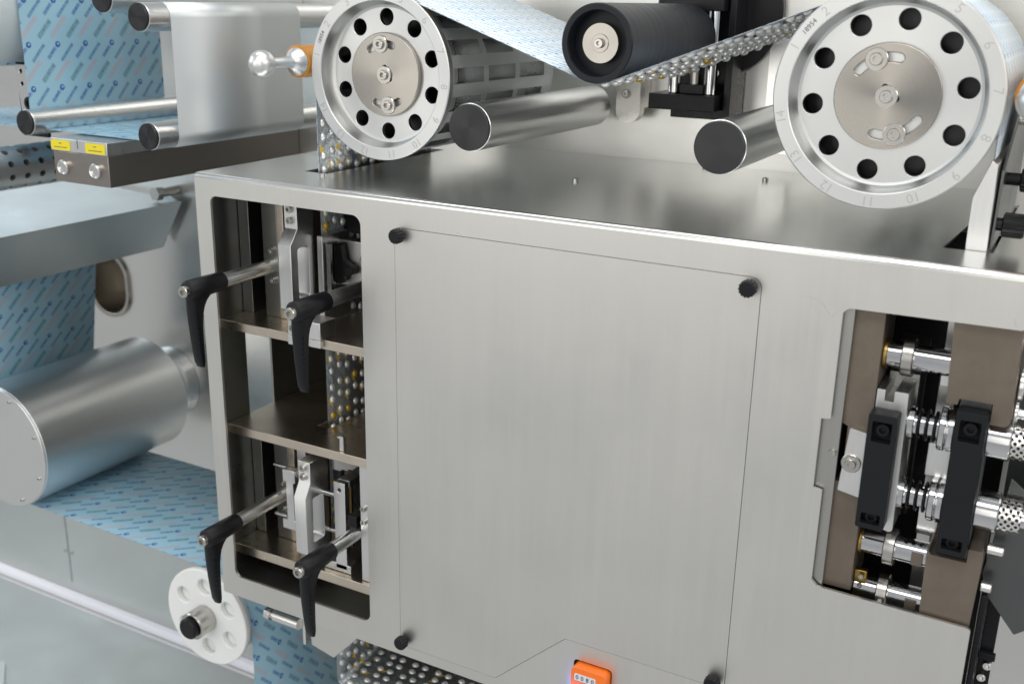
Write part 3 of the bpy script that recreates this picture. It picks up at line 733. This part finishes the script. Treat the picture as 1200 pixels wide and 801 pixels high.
t = T('bearing_block', 'wide brown steel block with a notch, at the bottom right of the right opening', 'bearing plate', (765, 6, -292))
P('plate', plate('Y', roundpoly([(747.5, -226), (751, -231), (777, -231), (777, -219), (787, -219), (788, -224), (786, -291), (749, -291)], [1, .5, .5, 1, 2, 2, 1, 1], 3), [], 6, 60), 'brown', t, .5)
def shaft(label, z, cuts, collars, y=26, flat=False):
    t = T('tie_shaft', label, 'shaft', (720, y, z-10), 'horizontal ground shafts of the right opening')
    P('rod', cyl('X', y, z, 694.5, 750, 10.5, 40), 'chrome', t)
    for x in collars:
        c = P('collar', cyl('X', y, z, x, x+9, 15.5, 40, .8), 'bolt', t)
        if flat: screw(t, x+4.5, y-15, z-3, 3)
    if cuts: P('flat_face', box(736, 745, y-11.2, y-6, z-6.5, z+4.5), 'brown', t, .4)
    return t
shaft('ground steel shaft with one collar, highest in the right opening', -80, 0, (708,))
shaft('ground steel shaft with one collar, below the black handles', -242, 1, (714,))
shaft('ground steel shaft with a screwed collar, cut by the bottom edge of the right opening', -284, 1, (713,), flat=True)
t = T('carrier_block', 'pale grey carrier block behind the left black handle', 'block', (708, 10, -225))
P('body', plate('Y', roundpoly([(695, -104), (701, -104), (701, -113), (708, -113), (708, -104), (718, -104), (720, -222), (695, -216)], [.5, .5, .5, .5, .5, 1, 3, 1], 3), [], 8, 46), 'aluflat', t, .7)
P('side_cheek', plate('X', [(46.2, -100), (90, -80), (90, -240), (46.2, -222)], [], 697, 720), 'dark', t, .5)
t = T('rear_column', 'pale steel column behind the notched brown blocks of the right opening', 'column', (741, 62, -290))
P('column', box(733, 744, 62, 90, -300, -8), 'aluflat', t, .5); P('spacer', box(736, 752, 34, 60, -102, -84), 'aluflat', t, .6); P('spacer', box(734, 750, 40, 60, -232, -200), 'bright', t, .6); P('spacer', box(735, 752, 30, 60, -176, -148), 'aluflat', t, .6)
def handle(label, x0, x1, z0, z1, yf):
    t = T('bridge_handle', label, 'handle', ((x0+x1)/2, yf, z0), 'black bar handles in the right opening')
    xm = (x0+x1)/2; hw = (x1-x0)/2
    rc = [[(x0+3.5, z1-6), (x1-3.5, z1-6), (x1-3.5, z1-23), (x0+3.5, z1-23)], [(x0+3.5, z0+4), (x1-3.5, z0+4), (x1-3.5, z0+13), (x0+3.5, z0+13)]]
    P('grip', plate('Y', roundpoly([(x0, z1), (x1, z1), (x1, z0), (x0, z0)], 2, 3), [roundpoly(q, 1, 2) for q in rc], yf, yf+10), 'bar', t, 1.4)
    P('base', plate('Y', roundpoly([(x0, z1), (x1, z1), (x1, z0), (x0, z0)], 2, 3), [], yf+10.1, yf+16), 'bar', t, .6)
    screw(t, xm, yf+10.1, z1-14, 5.4, mat='black'); screw(t, xm, yf+10.1, z0+8, 5.0, mat='black')
    return t
handle('black bar handle on the pale carrier block, left one in the right opening', 693.5, 715, -215, -119, -8)
handle('black bar handle sitting in the notches of the two brown blocks', 754.3, 776, -222, -106, -6)
P_ = T('mount_bar', 'dark steel mounting bar behind the right black handle', 'bar', (765, 12, -230))
P('bar', box(754.3, 776.6, 11, 40, -230.6, -100.6), 'guard', P_, .5)
def spindle(label, z, y=24):
    t = T('pressure_spindle', label, 'spindle', (760, y, z-16), 'horizontal spring spindles of the right opening')
    P('core', cyl('X', y, z, 690, 754, 9, 36), 'chrome', t)
    P('flange', cyl('X', y, z, 719, 724, 13, 36), 'chrome', t)
    for i in range(3):
        x = 727+i*6.0; P('spring_coil', lathe('X', y, z, [(x+1.2*math.cos(a), 11.4+1.2*math.sin(a)) for a in [2*PI*k/8 for k in range(9)]], 32), 'black', t, angle=80)
    P('ring', cyl('X', y, z, 742, 747.6, 17.5, 48, 1), 'chrome', t); P('ring', cyl('X', y, z, 748.2, 753.6, 17.5, 48, 1), 'chrome', t)
    P('barrel', lathe('X', y, z, [(777, 0), (777, 16), (792, 16), (793, 15), (793, 0)], 48), 'chrome', t)
    n = 14; bm = bmesh.new()
    # perforated collar: shell with round holes
    nx = 3; x0, x1 = 793.3, 808.5; r = 13.2
    for k in range(n):
        for j in range(nx):
            a0, a1 = 2*PI*k/n, 2*PI*(k+1)/n; xa, xb = x0+(x1-x0)*j/nx, x0+(x1-x0)*(j+1)/nx
            am, xm_ = (a0+a1)/2, (xa+xb)/2; oo = []; ii = []; dd = []
            for q in range(8):
                an = PI/4*q+PI/8; mx = max(abs(math.cos(an)), abs(math.sin(an)))
                for lst, kx, ka, rr in ((oo, (xb-xa)/2*math.cos(an)/mx, (a1-a0)/2*math.sin(an)/mx, r), (ii, 1.35*math.cos(an), 1.35/r*math.sin(an), r), (dd, 1.35*math.cos(an), 1.35/r*math.sin(an), r-3)):
                    lst.append(bm.verts.new((xm_+kx, y+rr*math.cos(am+ka), z+rr*math.sin(am+ka))))
            for q in range(8):
                p = (q+1) % 8; bm.faces.new((oo[q], oo[p], ii[p], ii[q])); bm.faces.new((ii[q], ii[p], dd[p], dd[q]))
    P('perforated_collar', bm, 'bright', t, angle=50)
    P('collar_shade_core', cyl('X', y, z, x0+.2, x1-.3, r-3.1, 36, .2), 'void', t)  # near-black core painted as the shade in the collar holes
    P('tail_shaft', cyl('X', y, z, 808, 880, 8.5, 32), 'chrome', t)
    return t
spindle('spring spindle with rings and perforated collar, the upper one behind the black handles', -132)
spindle('spring spindle with rings and perforated collar, the lower one behind the black handles', -192)
# right edge parts
t = T('guard_sheet', 'dark grey bent guard sheet at the right edge below the perforated collars', 'guard', (805, 34, -300))
P('sheet', plate('Y', [(797, -166), (850, -205), (850, -270), (818, -297), (792, -266), (788, -250), (791, -228)], [], 34, 37), 'guard', t, .4)
for z, L in ((-221, 12), (-254, 8)):
    P('stud', cyl('X', 20, z, 789, 789+L, 4.5, 24), 'bright', t)
t = T('frame_post', 'black upright frame post with round screws at the bottom right corner', 'post', (797, 60, -480))
P('post', box(790.5, 795, 20, 120, -520, -262), 'black', t, .8); P('web_plate', box(795.2, 806, 60, 66, -520, -262), 'black', t, .8); P('cross_bar', box(795.2, 808, 54, 59.8, -338, -332), 'bar', t, .8)
for i, (x, z) in enumerate(((803, -345), (800, -357), (797.5, -372), (799, -384))): screw(t, x, 59.8, z, 3.6, mat='bright')
t = T('side_rods', 'group of bright horizontal rods and flange right of the top brown block', 'rods', (830, 40, -110))
for y, z, r in ((60, -66, 7), (40, -92, 6), (30, -112, 4.5)):
    P('rod', cyl('X', y, z, 791.5, 900, r, 28), 'chrome', t)
P('flange', cyl('X', 40, -92, 791.2, 795, 13, 36), 'bright', t); P('flange', cyl('X', 30, -112, 791.2, 794, 9, 30), 'bright', t); P('back_sheet', box(791.2, 900, 110, 113, -300, -40), 'guard', t)

# ------------------------------------------------------------------ left side: films, foil, drum, slab, tray
Wf = (72, 290)
def single_film(name, label, path, mat, y0=72, y1=290):
    o = film(name, path, y0, y1, mat); o['label'] = label; o['category'] = 'film'; o['group'] = 'printed blue lidding film runs'; return o
rc_ = lambda cx, cz, r, a0, a1, n=12: [(cx+r*math.cos(rad(a0+(a1-a0)*i/n)), cz+r*math.sin(rad(a0+(a1-a0)*i/n))) for i in range(n+1)]
single_film('printed_film', 'light blue printed film hanging upright at the top left', rc_(-322, 23.7, 15.5, 270, 180) + [(-337.5, 60), (-337, 240)], 'film')
single_film('printed_film', 'light blue printed film lying across the top of the label slab', [(-560, 15.2), (-300, 14.4), (-130, 13.6)], 'film')
o = film('plain_foil', rc_(-106, 24.4, 15.6, -80, 0, 8) + rc_(-106, 150.5, 15.6, 0, 100, 10), 72, 288, 'alufoil'); o['label'] = 'plain silver foil sheet stretched between two thin rollers'; o['category'] = 'foil'
single_film('printed_film', 'light blue printed film dropping behind the tray onto the big drum', [(-546, -432), (-540, -380), (-508, -200), (-500, -150)], 'film')
single_film('printed_film', 'light blue printed film running flat from under the drum over the white wheel and down', [(-470, -520.5), (-300, -521), (-91, -524)] + rc_(-91, -585, 61, 90, 0) + [(-30, -760), (-30, -934)], 'film')
t = T('big_drum', 'big smooth aluminium drum with flat end plate and small screws, lower left', 'drum', (-458, 55, -520))
P('shell', lathe('Y', -458, -431, [(58, 0), (58, 87.5), (59, 88.5), (318, 88.5), (320, 86.5), (320, 0)], 120), 'satin', t)
e = P('end_plate', lathe('Y', -458, -431, [(58, 87.6), (56, 88), (55, 87), (55, 0)], 96), 'aluflat', t)
for k in range(8): screw(t, -458+79*math.cos(PI/8+k*PI/4), 55, -431+79*math.sin(PI/8+k*PI/4), 2.4)
P('axle', cyl('Y', -458, -431, 320, 352, 42), 'dark', t); P('wall_flange', lathe('Y', -458, -431, [(352, 0), (352, 50), (356, 55), (WY-.5, 58), (WY-.5, 0)], 72), 'roller', t)

t = T('film_reel', 'white plastic reel wheel with oval holes and black hub cap, by the box corner', 'reel', (-91, 60, -652))
hl = [circle(-91+43*math.cos(PI/6+k*PI/3), -585+43*math.sin(PI/6+k*PI/3), 11, 24) for k in range(6)]
P('flange', plate('Y', circle(-91, -585, 67, 80), hl, 56, 64), 'white', t, 1.6)
P('core', cyl('Y', -91, -585, 64.2, 300, 60.4, 64), 'white', t)
P('hub', cyl('Y', -91, -585, 30, 56, 18, 40, 1.5), 'bolt', t); P('hub_cap', cyl('Y', -91, -585, 22, 30, 14, 40, 2), 'plastic', t); P('axle', cyl('Y', -91, -585, 300, WY-.5, 14), 'roller', t)

t = T('label_slab', 'brown steel slab with two yellow stickers and two round buttons', 'slab', (-217, 40, -40))
P('block', plate('Z', [(-263, 40), (-172, 40), (-172, WY-.5), (-263, WY-.5)], [], -39, -3), 'slab', t, .8)
P('top_plate', box(-265, -171, 39, WY-.6, -2.6, 12), 'aluflat', t, .6)
for k, x0 in enumerate((-263.5, -206)):
    lb = P('sticker', plate('Y', roundpoly([(x0, 10), (x0+32, 10), (x0+32, -1.5), (x0, -1.5)], 2.5), [], 38.4, 38.9), 'yellow', t)
    text_part(('LBN' if False else 'LB1', 'LB2')[k] if False else '\u2022\u2022\u2022', 5, (x0+16, 38.3, 6.4), 0, 'ink', lb, 'print')
    P('print_line', box(x0+5, x0+27, 38.2, 38.4, 1.6, 2.3), 'ink', lb)
P('scribe_line', box(-219.6, -218.8, 38.7, 39.05, 2, 12), 'ink', t)
for x in (-245, -191.5):
    P('button', lathe('Y', x, -21, [(40, 0), (40, 8.6), (36, 8.6), (35, 7.6), (35.4, 6.3), (37, 6), (37, 0)], 32), 'bright', t)
t = T('perforated_roller', 'grey vacuum roller covered with small round holes, left of the slab', 'roller', (-385, 60, -65))
bm = bmesh.new(); n = 10; ny = 16; r = 27
for k in range(n):
    for j in range(ny):
        a0, a1 = 2*PI*k/n, 2*PI*(k+1)/n; ya0, yb0 = 20+(350)*j/ny, 20+350*(j+1)/ny; am, ym = (a0+a1)/2, (ya0+yb0)/2; oo = []; ii = []; dd = []
        sh = 0
        for q in range(8):
            an = PI/4*q+PI/4*0; mx = max(abs(math.cos(an)), abs(math.sin(an)))
            oo.append((ym+(yb0-ya0)/2*math.cos(an)/mx, am+(a1-a0)/2*math.sin(an)/mx, r)); ii.append((ym+4.3*math.cos(an), am+4.3/r*math.sin(an), r)); dd.append((ym+4.3*math.cos(an), am+4.3/r*math.sin(an), r-4))
        mk = lambda L: [bm.verts.new((-385+rr*math.cos(a), yy, -38+rr*math.sin(a))) for yy, a, rr in L]
        oo, ii, dd = mk(oo), mk(ii), mk(dd)
        for q in range(8):
            p = (q+1) % 8; bm.faces.new((oo[q], oo[p], ii[p], ii[q])); bm.faces.new((ii[q], ii[p], dd[p], dd[q]))
bmesh.ops.remove_doubles(bm, verts=bm.verts, dist=.02)
P('perforated_shell', bm, 'satin', t, angle=40); P('inner_shade_core', cyl('Y', -385, -38, 21, 369, r-4.2, 40, .2), 'void', t)  # near-black core gives the roller holes their shade
t = T('chute_tray', 'folded sheet steel chute running to the wall above the big drum', 'tray', (-450, 345, -206))
P('tray', plate('Y', [(-396, -126), (-444, -204), (-446, -203), (-399, -126), (-640, -114), (-641, -112)], [], -60, 362), 'tray', t, .3)
P('end_tab', plate('Y', [(-397, -127), (-443, -203), (-470, -150), (-440, -115)], [], 362.2, 364), 'tray', t)
P('fixing_bolt', cyl('Y', -415, -112, 340, WY-.5, 7, 24), 'bolt', t); P('bolt_head', cyl('Y', -415, -112, 328, 340, 11, 6), 'bolt', t)
t = T('paper_roll', 'pale film roll cut by the left edge at the top left corner', 'roll', (-420, 50, 80))
P('roll', lathe('Y', -424, 165, [(52, 0), (52, 40), (50, 42), (50, 80), (51.5, 82), (290, 82), (290, 0)], 96), 'paper', t)
single_film('printed_film', 'darker blue printed film behind the pale roll at the left edge', [(-395, 86), (-390, 160), (-388, 220)], 'film', 90, 290)
t = T('angle_bracket', 'grey steel bracket with round holes behind the thin roller cap, at the left edge', 'bracket', (-350, 80, 10))
hs = [circle(x, z, 2.8, 14) for x in (-368, -352) for z in (80, 65)]
P('plate', plate('Y', [(-378, 88), (-343, 88), (-343, 5), (-372, 5)], hs, 88, 93), 'bright', t, .5)
P('boss', lathe('Y', -355, 42, [(88, 0), (88, 8), (84, 8), (84, 4), (86, 4), (86, 0)], 28), 'plastic', t); P('back_plate', box(-386, -340, 96, 100, 0, 90), 'void', t)

# ------------------------------------------------------------------ below the box
t = T('support_block', 'grey steel corner block under the box beside the front lever', 'block', (140, 40, -560))
P('block', plate('Y', [(103, -491), (190, -491), (165, -520), (140, -547), (108, -540)], [], 24, 70), 'front', t, .8); P('edge_plate', box(99, 102.8, 20, 70, -540, -500), 'bright', t, .4)
t = T('stop_pin', 'turned steel stop pin sticking out left under the box', 'pin', (80, 16, -510))
P('pin', lathe('X', 16, -511, [(50, 0), (50, 7), (56, 7.6), (58, 7.6), (58, 5), (63, 5), (63, 7), (99, 7), (99, 0)], 28), 'bright', t)
